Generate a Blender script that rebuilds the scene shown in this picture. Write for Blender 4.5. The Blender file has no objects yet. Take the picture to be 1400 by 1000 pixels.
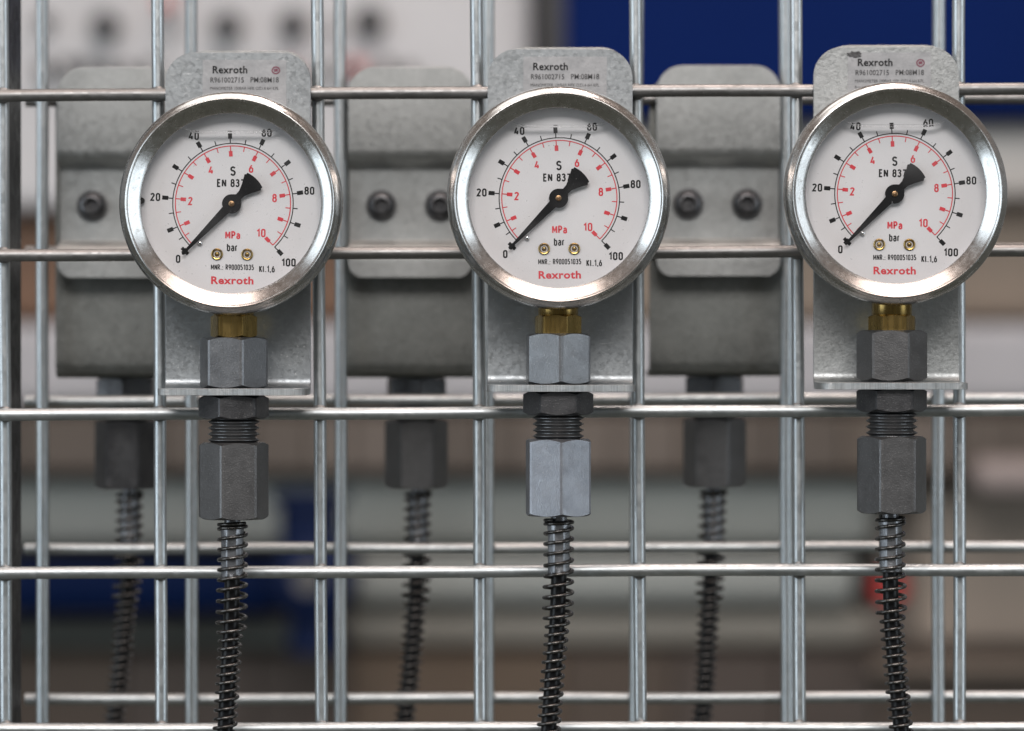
import bpy, bmesh, math, random
from math import sin, cos, pi, radians as rad, sqrt
from mathutils import Vector, Matrix, noise

random.seed(7)
SC = bpy.context.scene
COL = SC.collection
MM = 0.001

# ------------------------------------------------------------------ camera
cam_d = bpy.data.cameras.new('camera')
cam = bpy.data.objects.new('camera', cam_d)
COL.objects.link(cam)
cam.location = (0, -1.0, 0)
cam.rotation_euler = (rad(90), 0, 0)
cam_d.sensor_width = 36
cam_d.lens = 112.1
cam_d.clip_start = 0.02
cam_d.clip_end = 30
cam_d.dof.use_dof = True
cam_d.dof.focus_distance = 0.972
cam_d.dof.aperture_fstop = 6.2
SC.camera = cam

# ------------------------------------------------------------------ world and lamps
W = bpy.data.worlds.new('World')
SC.world = W
W.use_nodes = True
wn = W.node_tree
wn.nodes.clear()
w_out = wn.nodes.new('ShaderNodeOutputWorld')
w_bg = wn.nodes.new('ShaderNodeBackground')
w_tc = wn.nodes.new('ShaderNodeTexCoord')
w_sep = wn.nodes.new('ShaderNodeSeparateXYZ')
w_map = wn.nodes.new('ShaderNodeMapRange')
w_ramp = wn.nodes.new('ShaderNodeValToRGB')
w_map.inputs[1].default_value = -1
w_map.inputs[2].default_value = 1
wn.links.new(w_tc.outputs['Generated'], w_sep.inputs[0])
wn.links.new(w_sep.outputs['Z'], w_map.inputs[0])
wn.links.new(w_map.outputs[0], w_ramp.inputs[0])
cr = w_ramp.color_ramp
cr.elements[0].position = 0.0
cr.elements[0].color = (0.10, 0.098, 0.078, 1)
cr.elements[1].position = 1.0
cr.elements[1].color = (0.26, 0.19, 0.155, 1)
e = cr.elements.new(0.47); e.color = (0.16, 0.158, 0.145, 1)
e = cr.elements.new(0.56); e.color = (0.34, 0.345, 0.35, 1)
e = cr.elements.new(0.78); e.color = (0.30, 0.25, 0.22, 1)
wn.links.new(w_ramp.outputs[0], w_bg.inputs[0])
w_bg.inputs[1].default_value = 0.62
wn.links.new(w_bg.outputs[0], w_out.inputs[0])


def area(name, loc, target, sx, sy, power, color):
    d = bpy.data.lights.new(name, 'AREA')
    d.shape = 'RECTANGLE'
    d.size = sx
    d.size_y = sy
    d.energy = power
    d.color = color
    o = bpy.data.objects.new(name, d)
    o.location = loc
    o.rotation_euler = (Vector(target) - Vector(loc)).to_track_quat('-Z', 'Y').to_euler()
    COL.objects.link(o)
    return o


area('window_light_left', (-1.7, -0.9, 0.2), (0, 0, 0), 1.0, 1.9, 13, (0.80, 0.91, 1.0))
area('window_light_right', (1.7, -0.8, 0.1), (0, 0, 0), 0.7, 1.7, 7.5, (0.82, 0.92, 1.0))
area('ceiling_lamp', (0.15, -0.55, 1.7), (0, 0, 0), 1.6, 1.0, 15, (1.0, 0.80, 0.71))
area('roof_light', (0.25, 0.22, 1.5), (0, 0, 0), 0.5, 0.25, 6, (1.0, 0.80, 0.72))
area('front_fill', (-0.1, -2.6, 1.75), (0, 0, 0), 2.2, 1.0, 66, (1.0, 0.97, 0.95))  # added soft fill from above the camera to lift the dials
area('background_fill', (-0.2, 0.3, 1.6), (0, 1.0, 0.0), 1.6, 0.7, 6.5, (1.0, 0.96, 0.92))  # added fill that brightens the background on its own

SC.view_settings.view_transform = 'Standard'
SC.view_settings.look = 'None'
SC.view_settings.exposure = 0.0
SC.view_settings.gamma = 1.0
SC.render.engine = 'CYCLES'
SC.cycles.use_denoising = True
SC.cycles.max_bounces = 8
SC.cycles.transparent_max_bounces = 12
SC.cycles.caustics_reflective = False
SC.cycles.caustics_refractive = False
SC.cycles.sample_clamp_indirect = 4.0


# ------------------------------------------------------------------ materials
class NT:
    def __init__(self, name):
        self.m = bpy.data.materials.new(name)
        self.m.use_nodes = True
        self.t = self.m.node_tree
        self.p = self.t.nodes['Principled BSDF']
        self.tc = self.t.nodes.new('ShaderNodeTexCoord')
        self.oi = self.t.nodes.new('ShaderNodeObjectInfo')

    def n(self, kind, **kw):
        o = self.t.nodes.new(kind)
        for k, v in kw.items():
            setattr(o, k, v)
        return o

    def link(self, a, b):
        self.t.links.new(a, b)

    def coords(self, scale=(1, 1, 1)):
        add = self.n('ShaderNodeVectorMath', operation='ADD')
        mul = self.n('ShaderNodeVectorMath', operation='SCALE')
        comb = self.n('ShaderNodeCombineXYZ')
        self.link(self.oi.outputs['Random'], comb.inputs[0])
        self.link(self.oi.outputs['Random'], comb.inputs[2])
        self.link(comb.outputs[0], mul.inputs[0])
        mul.inputs['Scale'].default_value = 3.7
        self.link(self.tc.outputs['Object'], add.inputs[0])
        self.link(mul.outputs[0], add.inputs[1])
        mp = self.n('ShaderNodeMapping')
        mp.inputs['Scale'].default_value = scale
        self.link(add.outputs[0], mp.inputs[0])
        return mp.outputs[0]

    def noise(self, vec, scale, detail=4, rough=0.6):
        o = self.n('ShaderNodeTexNoise')
        o.inputs['Scale'].default_value = scale
        o.inputs['Detail'].default_value = detail
        o.inputs['Roughness'].default_value = rough
        self.link(vec, o.inputs['Vector'])
        return o.outputs['Fac']

    def voro(self, vec, scale, out='Color'):
        o = self.n('ShaderNodeTexVoronoi')
        o.inputs['Scale'].default_value = scale
        self.link(vec, o.inputs['Vector'])
        return o.outputs[out]

    def ramp(self, fac, stops):
        o = self.n('ShaderNodeValToRGB')
        els = o.color_ramp.elements
        while len(els) < len(stops):
            els.new(0.5)
        for el, (p, c) in zip(els, stops):
            el.position = p
            el.color = (c, c, c, 1) if isinstance(c, (int, float)) else (*c, 1)
        self.link(fac, o.inputs[0])
        return o.outputs[0]

    def mix(self, fac, a, b, blend='MIX'):
        o = self.n('ShaderNodeMix', data_type='RGBA', blend_type=blend)
        for sock, v in ((o.inputs[0], fac), (o.inputs[6], a), (o.inputs[7], b)):
            if isinstance(v, bpy.types.NodeSocket):
                self.link(v, sock)
            elif isinstance(v, (int, float)):
                sock.default_value = v
            else:
                sock.default_value = (*v, 1)
        return o.outputs[2]

    def bump(self, h, strength, dist, prev=None):
        o = self.n('ShaderNodeBump')
        o.inputs['Strength'].default_value = strength
        o.inputs['Distance'].default_value = dist
        self.link(h, o.inputs['Height'])
        if prev is not None:
            self.link(prev, o.inputs['Normal'])
        return o.outputs[0]

    def base(self, col=None, rough=None, metal=None, normal=None):
        for nm, v in (('Base Color', col), ('Roughness', rough), ('Metallic', metal), ('Normal', normal)):
            if v is None:
                continue
            s = self.p.inputs[nm]
            if isinstance(v, bpy.types.NodeSocket):
                self.link(v, s)
            elif isinstance(v, (int, float)):
                s.default_value = v
            else:
                s.default_value = (*v, 1)
        return self.m


def zinc(name, lo, hi, dirt, r0=0.30, r1=0.48, stretch=(1, 1, 1), sp=260, bump=0.25, scratch=0.5):
    t = NT(name)
    v = t.coords()
    vs = t.coords(stretch)
    spang = t.voro(v, sp)
    sep = t.n('ShaderNodeSeparateColor')
    t.link(spang, sep.inputs[0])
    n1 = t.noise(vs, 55, 5, 0.65)
    n2 = t.noise(vs, 900, 4, 0.7)
    c = t.mix(t.ramp(n1, [(0.3, 0), (0.7, 1)]), lo, hi)
    c = t.mix(0.09, c, t.ramp(sep.outputs[0], [(0, 0.25), (1, 0.85)]), 'OVERLAY')
    c = t.mix(t.ramp(t.noise(vs, 150, 6, 0.75), [(0.56, 0), (0.72, 0.25)]), c, dirt)
    # bright nicks and fine scratches
    vv = t.n('ShaderNodeMapping')
    vv.inputs['Rotation'].default_value = (0.2, 0.9, 0.4)
    vv.inputs['Scale'].default_value = (1, 1, 26)
    t.link(v, vv.inputs[0])
    sc = t.noise(vv.outputs[0], 240, 2, 0.5)
    scr = t.ramp(sc, [(0.70, 0), (0.735, scratch)])
    c = t.mix(scr, c, (0.80, 0.80, 0.80))
    spk = t.ramp(t.noise(v, 1500, 2, 0.5), [(0.68, 0), (0.74, scratch)])
    c = t.mix(spk, c, (0.85, 0.85, 0.85))
    rmix = t.n('ShaderNodeMapRange')
    t.link(sep.outputs[1], rmix.inputs[0])
    rmix.inputs[3].default_value = r0
    rmix.inputs[4].default_value = r1
    b = t.bump(n2, bump, 0.00012)
    b = t.bump(t.noise(v, 220, 3, 0.6), bump * 0.8, 0.00018, b)
    return t.base(c, rmix.outputs[0], 0.92, b)


M = {}
M['wire'] = zinc('galvanised_wire', (0.44, 0.475, 0.49), (0.55, 0.575, 0.58), (0.28, 0.29, 0.29), 0.38, 0.50,
                 (1, 1, 1), 420, 0.22, 0.25)
M['wire_lit'] = zinc('galvanised_wire_lit', (0.50, 0.54, 0.56), (0.62, 0.65, 0.66), (0.32, 0.34, 0.345), 0.32, 0.44,
                 (1, 1, 0.3), 420, 0.3, 0.3)  # same zinc as the other wires, lightened for side light on the uprights
M['wire_dark'] = zinc('galvanised_wire_dark', (0.20, 0.20, 0.20), (0.34, 0.335, 0.33), (0.10, 0.095, 0.09), 0.38, 0.52,
                      (0.12, 1, 1), 420, 0.5, 0.25)  # darker zinc for the top two wires and the weld beads
M['plate'] = zinc('galvanised_plate', (0.31, 0.33, 0.345), (0.38, 0.40, 0.41), (0.26, 0.275, 0.28), 0.34, 0.52,
                  (1, 1, 1), 900, 0.4, 0.85)
M['plate_rough'] = zinc('galvanised_plate_coarse', (0.37, 0.385, 0.385), (0.44, 0.45, 0.45), (0.31, 0.32, 0.32), 0.36, 0.52,
                        (1, 1, 1), 1200, 0.8, 0.5)
M['plate_shaded'] = zinc('galvanised_plate_shaded', (0.21, 0.215, 0.205), (0.28, 0.285, 0.27), (0.18, 0.18, 0.17), 0.44, 0.58,
                  (1, 1, 1), 700, 0.3, 0.3)  # same zinc, darkened for the dark reflections on the rear plates
M['clamp'] = zinc('galvanised_clamp', (0.38, 0.39, 0.385), (0.44, 0.45, 0.445), (0.345, 0.35, 0.345), 0.42, 0.55,
                  (1, 1, 1), 700, 0.3, 0.3)
M['cut'] = zinc('sheared_edge', (0.36, 0.365, 0.36), (0.58, 0.585, 0.58), (0.30, 0.30, 0.29), 0.3, 0.5,
                (50, 1, 0.3), 420, 0.8, 0.3)
M['post'] = zinc('dark_post', (0.05, 0.055, 0.06), (0.08, 0.085, 0.09), (0.03, 0.03, 0.03), 0.4, 0.6)


def steel_dark(name, a, b, r0, r1):
    t = NT(name)
    v = t.coords()
    c = t.mix(t.ramp(t.noise(v, 120, 5, 0.65), [(0.35, 0), (0.65, 1)]), a, b)
    grain = t.noise(v, 2200, 3, 0.6)
    c = t.mix(t.ramp(grain, [(0.60, 0), (0.72, 0.45)]), c, (0.50, 0.49, 0.47))
    vv = t.n('ShaderNodeMapping')
    vv.inputs['Rotation'].default_value = (0.5, 0.3, 0.8)
    vv.inputs['Scale'].default_value = (1, 1, 20)
    t.link(v, vv.inputs[0])
    c = t.mix(t.ramp(t.noise(vv.outputs[0], 300, 2), [(0.71, 0), (0.74, 0.35)]), c, (0.6, 0.6, 0.6))
    r = t.ramp(t.noise(v, 300, 4), [(0.3, r0), (0.7, r1)])
    bb = t.bump(grain, 0.6, 0.00013)
    return t.base(c, r, 0.85, bb)


M['nut'] = steel_dark('phosphated_steel', (0.16, 0.16, 0.163), (0.19, 0.19, 0.193), 0.32, 0.42)
M['nut_light'] = steel_dark('zinc_nickel_steel', (0.25, 0.26, 0.285), (0.33, 0.34, 0.37), 0.32, 0.46)
M['nut_mid'] = steel_dark('satin_steel', (0.185, 0.19, 0.20), (0.23, 0.235, 0.245), 0.32, 0.44)
M['nut_dark'] = steel_dark('darkened_steel', (0.085, 0.085, 0.09), (0.13, 0.13, 0.135), 0.30, 0.44)  # shade under the bracket shelf is put into the locknuts' darker colour
M['edge_highlight'] = steel_dark('edge_highlight', (0.46, 0.455, 0.45), (0.60, 0.595, 0.59), 0.25, 0.4)  # edge highlight painted as lighter steel on the hex corners
M['spring'] = steel_dark('spring_steel', (0.065, 0.062, 0.06), (0.13, 0.125, 0.12), 0.16, 0.28)
M['ferrule'] = steel_dark('crimped_ferrule', (0.20, 0.205, 0.22), (0.36, 0.37, 0.39), 0.22, 0.38)


def bezel_mat():
    t = NT('polished_stainless')
    v = t.coords()
    # circular brushing: radius and angle in the ring's own plane
    s = t.n('ShaderNodeSeparateXYZ')
    t.link(t.tc.outputs['Object'], s.inputs[0])
    at = t.n('ShaderNodeMath', operation='ARCTAN2')
    t.link(s.outputs['Z'], at.inputs[0])
    t.link(s.outputs['X'], at.inputs[1])
    ln = t.n('ShaderNodeVectorMath', operation='LENGTH')
    cx = t.n('ShaderNodeCombineXYZ')
    t.link(s.outputs['X'], cx.inputs[0])
    t.link(s.outputs['Z'], cx.inputs[1])
    t.link(cx.outputs[0], ln.inputs[0])
    m1 = t.n('ShaderNodeMath', operation='MULTIPLY')
    m1.inputs[1].default_value = 9000
    t.link(ln.outputs['Value'], m1.inputs[0])
    m2 = t.n('ShaderNodeMath', operation='MULTIPLY')
    m2.inputs[1].default_value = 5
    t.link(at.outputs[0], m2.inputs[0])
    c2 = t.n('ShaderNodeCombineXYZ')
    t.link(m1.outputs[0], c2.inputs[0])
    t.link(m2.outputs[0], c2.inputs[1])
    t.link(t.oi.outputs['Random'], c2.inputs[2])
    brush = t.noise(c2.outputs[0], 1.0, 2, 0.5)
    c = t.mix(t.ramp(t.noise(v, 60, 4), [(0.35, 0), (0.65, 1)]), (0.66, 0.655, 0.64), (0.76, 0.755, 0.745))
    spk = t.ramp(t.noise(v, 1300, 2, 0.5), [(0.69, 0), (0.73, 0.55)])
    c = t.mix(spk, c, (0.9, 0.88, 0.85))
    c = t.mix(t.ramp(t.noise(v, 700, 3, 0.7), [(0.56, 0), (0.70, 0.5)]), c, (0.36, 0.33, 0.30))
    r = t.ramp(t.noise(v, 500, 4, 0.7), [(0.3, 0.18), (0.75, 0.31)])
    b = t.bump(brush, 0.22, 0.00003)
    b = t.bump(t.noise(v, 1600, 3, 0.65), 0.08, 0.00008, b)
    return t.base(c, r, 1.0, b)


M['bezel'] = bezel_mat()


def simple(name, col, rough=0.5, metal=0.0, var=0.06, scale=200, bump=0.1, dist=0.0001, spec=0.5):
    t = NT(name)
    t.p.inputs['Specular IOR Level'].default_value = spec
    v = t.coords()
    d = tuple(x * (1 - var) for x in col)
    l = tuple(min(1, x * (1 + var)) for x in col)
    c = t.mix(t.ramp(t.noise(v, scale, 5), [(0.35, 0), (0.65, 1)]), d, l)
    b = t.bump(t.noise(v, scale * 4, 3), bump, dist)
    return t.base(c, rough, metal, b)


M['dial'] = simple('dial_enamel', (0.76, 0.75, 0.76), 0.45, 0, 0.010, 90, 0.02)
M['black_ink'] = simple('black_ink', (0.006, 0.006, 0.007), 0.5, spec=0.25)
M['red_ink'] = simple('red_ink', (0.70, 0.045, 0.065), 0.5)
M['maroon_ink'] = simple('maroon_ink', (0.20, 0.06, 0.09), 0.5)
M['grey_ink'] = simple('faded_ink', (0.06, 0.06, 0.062), 0.6, 0, 0.6, 900)
M['pointer'] = simple('pointer_black', (0.004, 0.004, 0.005), 0.5, spec=0.2)
M['case'] = simple('case_steel', (0.45, 0.45, 0.44), 0.3, 1.0)
M['hose'] = simple('black_rubber', (0.006, 0.006, 0.007), 0.30, 0, 0.3, 500, 0.25, 0.0003, spec=0.3)
M['pin'] = simple('pointer_pin', (0.35, 0.22, 0.12), 0.35, 1.0)
M['stop'] = simple('stop_pin_steel', (0.75, 0.75, 0.75), 0.2, 1.0)


def brass_mat():
    t = NT('brass')
    v = t.coords((1, 1, 0.15))
    c = t.mix(t.ramp(t.noise(v, 300, 4), [(0.3, 0), (0.7, 1)]), (0.26, 0.175, 0.055), (0.46, 0.32, 0.12))
    r = t.ramp(t.noise(v, 500, 4), [(0.3, 0.18), (0.7, 0.34)])
    return t.base(c, r, 1.0, t.bump(t.noise(v, 1200, 3), 0.15, 0.00008))


M['brass'] = brass_mat()


def glass_thin():
    m = bpy.data.materials.new('window_glass')
    m.use_nodes = True
    t = m.node_tree
    t.nodes.clear()
    o = t.nodes.new('ShaderNodeOutputMaterial')
    mx = t.nodes.new('ShaderNodeMixShader')
    tr = t.nodes.new('ShaderNodeBsdfTransparent')
    tr.inputs[0].default_value = (0.985, 0.985, 0.985, 1)
    gl = t.nodes.new('ShaderNodeBsdfGlossy')
    gl.inputs['Roughness'].default_value = 0.02
    fr = t.nodes.new('ShaderNodeFresnel')
    gm = t.nodes.new('ShaderNodeNewGeometry')
    fr.inputs[0].default_value = 1.45
    # the back of the pane is wetted by the liquid filling, so only its front face mirrors
    mr = t.nodes.new('ShaderNodeMath')
    mr.operation = 'SUBTRACT'
    mr.use_clamp = True
    t.links.new(fr.outputs[0], mr.inputs[0])
    t.links.new(gm.outputs['Backfacing'], mr.inputs[1])
    t.links.new(mr.outputs[0], mx.inputs[0])
    t.links.new(tr.outputs[0], mx.inputs[1])
    t.links.new(gl.outputs[0], mx.inputs[2])
    # a little dust on the pane
    tc = t.nodes.new('ShaderNodeTexCoord')
    oi = t.nodes.new('ShaderNodeObjectInfo')
    ad = t.nodes.new('ShaderNodeVectorMath')
    ad.operation = 'ADD'
    t.links.new(tc.outputs['Object'], ad.inputs[0])
    t.links.new(oi.outputs['Random'], ad.inputs[1])
    outs = []
    for sc, lo, hi, amt in ((1500, 0.725, 0.76, 0.45), (45, 0.45, 0.8, 0.05)):
        ns = t.nodes.new('ShaderNodeTexNoise')
        ns.inputs['Scale'].default_value = sc
        ns.inputs['Detail'].default_value = 3
        t.links.new(ad.outputs[0], ns.inputs['Vector'])
        m2 = t.nodes.new('ShaderNodeMapRange')
        m2.inputs[1].default_value = lo
        m2.inputs[2].default_value = hi
        m2.inputs[3].default_value = 0
        m2.inputs[4].default_value = amt
        t.links.new(ns.outputs['Fac'], m2.inputs[0])
        outs.append(m2.outputs[0])
    sm = t.nodes.new('ShaderNodeMath')
    sm.operation = 'ADD'
    t.links.new(outs[0], sm.inputs[0])
    t.links.new(outs[1], sm.inputs[1])
    df = t.nodes.new('ShaderNodeBsdfDiffuse')
    df.inputs[0].default_value = (0.6, 0.6, 0.6, 1)
    mz = t.nodes.new('ShaderNodeMixShader')
    t.links.new(sm.outputs[0], mz.inputs[0])
    t.links.new(mx.outputs[0], mz.inputs[1])
    t.links.new(df.outputs[0], mz.inputs[2])
    t.links.new(mz.outputs[0], o.inputs[0])
    return m


M['glass'] = glass_thin()


def liquid_edge():
    m = bpy.data.materials.new('glycerine_edge')
    m.use_nodes = True
    t = m.node_tree
    t.nodes.clear()
    o = t.nodes.new('ShaderNodeOutputMaterial')
    mx = t.nodes.new('ShaderNodeMixShader')
    mx.inputs[0].default_value = 0.75
    tr = t.nodes.new('ShaderNodeBsdfTransparent')
    gl = t.nodes.new('ShaderNodeBsdfGlass')
    gl.inputs['Roughness'].default_value = 0.0
    gl.inputs['IOR'].default_value = 1.33
    t.links.new(tr.outputs[0], mx.inputs[1])
    t.links.new(gl.outputs[0], mx.inputs[2])
    t.links.new(mx.outputs[0], o.inputs[0])
    return m


M['liquid'] = liquid_edge()


def sticker_mat():
    t = NT('silver_sticker')
    v = t.coords()
    c = t.mix(t.ramp(t.noise(v, 160, 5, 0.7), [(0.35, 0), (0.65, 1)]), (0.36, 0.365, 0.375), (0.48, 0.48, 0.49))
    c = t.mix(t.ramp(t.noise(v, 700, 3, 0.7), [(0.60, 0), (0.68, 0.6)]), c, (0.30, 0.30, 0.31))
    b = t.bump(t.noise(v, 180, 3), 0.4, 0.0003)
    return t.base(c, 0.38, 0.45, b)


M['sticker'] = sticker_mat()


# ------------------------------------------------------------------ mesh helpers (all sizes in millimetres)
def mesh_from(name, verts, faces, smooth=None, mat=None):
    me = bpy.data.meshes.new(name)
    me.from_pydata([(a * MM, b * MM, c * MM) for a, b, c in verts], [], faces)
    bm = bmesh.new()
    bm.from_mesh(me)
    bmesh.ops.recalc_face_normals(bm, faces=bm.faces)
    bm.to_mesh(me)
    bm.free()
    if smooth is not None:
        me.polygons.foreach_set('use_smooth', [True] * len(me.polygons))
        if smooth < 180:
            me.set_sharp_from_angle(angle=rad(smooth))
    if mat is not None:
        me.materials.append(mat)
    me.update()
    return me


def link(name, me, parent=None, loc=(0, 0, 0), rot=(0, 0, 0), bevel=None):
    o = bpy.data.objects.new(name, me)
    COL.objects.link(o)
    o.location = [v * MM for v in loc]
    o.rotation_euler = rot
    if parent is not None:
        o.parent = parent
    if bevel:
        b = o.modifiers.new('bevel', 'BEVEL')
        b.width = bevel * MM
        b.segments = 2
        b.limit_method = 'ANGLE'
        b.angle_limit = rad(35)
        b.harden_normals = False
    return o


def thing(name, label, cat, loc=(0, 0, 0), rotz=0, group=None):
    o = bpy.data.objects.new(name, None)
    COL.objects.link(o)
    o.empty_display_size = 0.01
    o.location = [v * MM for v in loc]
    o.rotation_euler = (0, 0, rotz)
    o['label'] = label
    o['category'] = cat
    if group:
        o['group'] = group
    return o


def box(x0, x1, y0, y1, z0, z1, V=None, F=None):
    V = [] if V is None else V
    F = [] if F is None else F
    n = len(V)
    V += [(x, y, z) for z in (z0, z1) for y in (y0, y1) for x in (x0, x1)]
    F += [tuple(n + i for i in f) for f in ((0, 1, 3, 2), (4, 6, 7, 5), (0, 4, 5, 1), (2, 3, 7, 6), (0, 2, 6, 4), (1, 5, 7, 3))]
    return V, F


def lathe(profile, axis='Y', n=96, closed=False, cap=True):
    """profile: (radius, height along the axis)"""
    V, F = [], []
    m = len(profile)
    for r, h in profile:
        for i in range(n):
            a = 2 * pi * i / n
            if axis == 'Y':
                V.append((r * cos(a), h, r * sin(a)))
            else:
                V.append((r * cos(a), r * sin(a), h))
    for j in range(m - 1 if not closed else m):
        k = (j + 1) % m
        for i in range(n):
            i2 = (i + 1) % n
            F.append((j * n + i, j * n + i2, k * n + i2, k * n + i))
    if cap and not closed:
        F.append(tuple(range(n)))
        F.append(tuple((m - 1) * n + i for i in range(n)))
    return V, F


def hexnut(af, z0, z1, rot, top=True, bottom=True, n=96, cham=0.30, bore=0):
    """hexagonal prism with turned chamfers; rot = angle of one corner from the front (-Y)"""
    ri = af / 2
    rc = ri / cos(pi / 6)
    rmax = rc * 0.987
    V, F = [], []
    rings = []
    rt = ri * 0.975
    angs = []
    for s in range(6):
        for k in range(n // 6):
            angs.append(rad(60) * s + rad(60) * k / (n // 6))
    for lvl in range(4):
        ring = []
        for a in angs:
            am = a % rad(60)
            rh = min(ri / cos(am - rad(30)), rmax)
            th = a + rot - pi / 2
            d = max(0, (rh - rt)) * math.tan(rad(30)) * (cham / 0.30)
            if lvl == 0:
                r, z = rt, z0
            elif lvl == 1:
                r, z = rh, z0 + (d if bottom else 0)
            elif lvl == 2:
                r, z = rh, z1 - (d if top else 0)
            else:
                r, z = rt, z1
            ring.append(len(V))
            V.append((r * cos(th), r * sin(th), z))
        rings.append(ring)
    N = len(angs)
    for j in range(3):
        for i in range(N):
            F.append((rings[j][i], rings[j][(i + 1) % N], rings[j + 1][(i + 1) % N], rings[j + 1][i]))
    F.append(tuple(rings[0]))
    F.append(tuple(rings[3]))
    return V, F


def hexmesh(name, dims, mat):
    """hexagon part whose rounded corners carry an edge highlight painted in lighter steel"""
    af = dims[0]
    me = mesh_from(name, *hexnut(*dims), None, mat)
    me.materials.append(M['edge_highlight'] if mat != M['brass'] else M['brass'])
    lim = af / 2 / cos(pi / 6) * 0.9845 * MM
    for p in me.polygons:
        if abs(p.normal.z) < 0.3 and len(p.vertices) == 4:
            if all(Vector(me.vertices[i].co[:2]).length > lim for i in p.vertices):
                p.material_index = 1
    return me


def tube(path, radius, n=12, cap=True):
    """path: list of Vector (mm); radius: number or list"""
    V, F = [], []
    up = Vector((0, 1, 0.01)).normalized()
    prev = None
    m = len(path)
    for j, p in enumerate(path):
        d = (path[min(j + 1, m - 1)] - path[max(j - 1, 0)]).normalized()
        if prev is None:
            nrm = d.cross(up)
            if nrm.length < 1e-3:
                nrm = d.cross(Vector((1, 0, 0)))
            nrm.normalize()
        else:
            nrm = (prev - d * prev.dot(d)).normalized()
        prev = nrm
        b = d.cross(nrm)
        r = radius[j] if isinstance(radius, list) else radius
        for i in range(n):
            a = 2 * pi * i / n
            q = p + nrm * (r * cos(a)) + b * (r * sin(a))
            V.append(tuple(q))
    for j in range(m - 1):
        for i in range(n):
            i2 = (i + 1) % n
            F.append((j * n + i, j * n + i2, (j + 1) * n + i2, (j + 1) * n + i))
    if cap:
        F.append(tuple(range(n)))
        F.append(tuple((m - 1) * n + i for i in range(n)))
    return V, F


def folded(rows, th):
    """sheet metal strip: rows = (y, z, ny, nz, xl, xr); thickness th laid along (ny,nz)"""
    V, F = [], []
    for y, z, ny, nz, xl, xr in rows:
        V += [(xl, y, z), (xr, y, z), (xr, y + ny * th, z + nz * th), (xl, y + ny * th, z + nz * th)]
    for j in range(len(rows) - 1):
        a, b = 4 * j, 4 * j + 4
        for k in range(4):
            k2 = (k + 1) % 4
            F.append((a + k, a + k2, b + k2, b + k))
    e = 4 * (len(rows) - 1)
    F.append((0, 1, 2, 3))
    F.append((e, e + 1, e + 2, e + 3))
    return V, F


def corner(t, r):
    """inset of the edge at distance t from the end of a strip with corner radius r"""
    return 0 if t >= r else r - sqrt(max(0, r * r - (r - t) ** 2))


# ------------------------------------------------------------------ stroke lettering (narrow engraver's style)
def arc(cx, cy, rx, ry, a0, a1, n=8):
    return [(cx + rx * cos(rad(a0 + (a1 - a0) * i / n)), cy + ry * sin(rad(a0 + (a1 - a0) * i / n))) for i in range(n + 1)]


def oval(w, y0, y1, r=None):
    r = w / 2 if r is None else r
    ry = min(r * 1.05, (y1 - y0) / 2)
    return (arc(w - r, y1 - ry, r, ry, 0, 90, 5) + arc(r, y1 - ry, r, ry, 90, 180, 5) +
            arc(r, y0 + ry, r, ry, 180, 270, 5) + arc(w - r, y0 + ry, r, ry, 270, 360, 5) + [(w, y1 - ry)])


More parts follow.
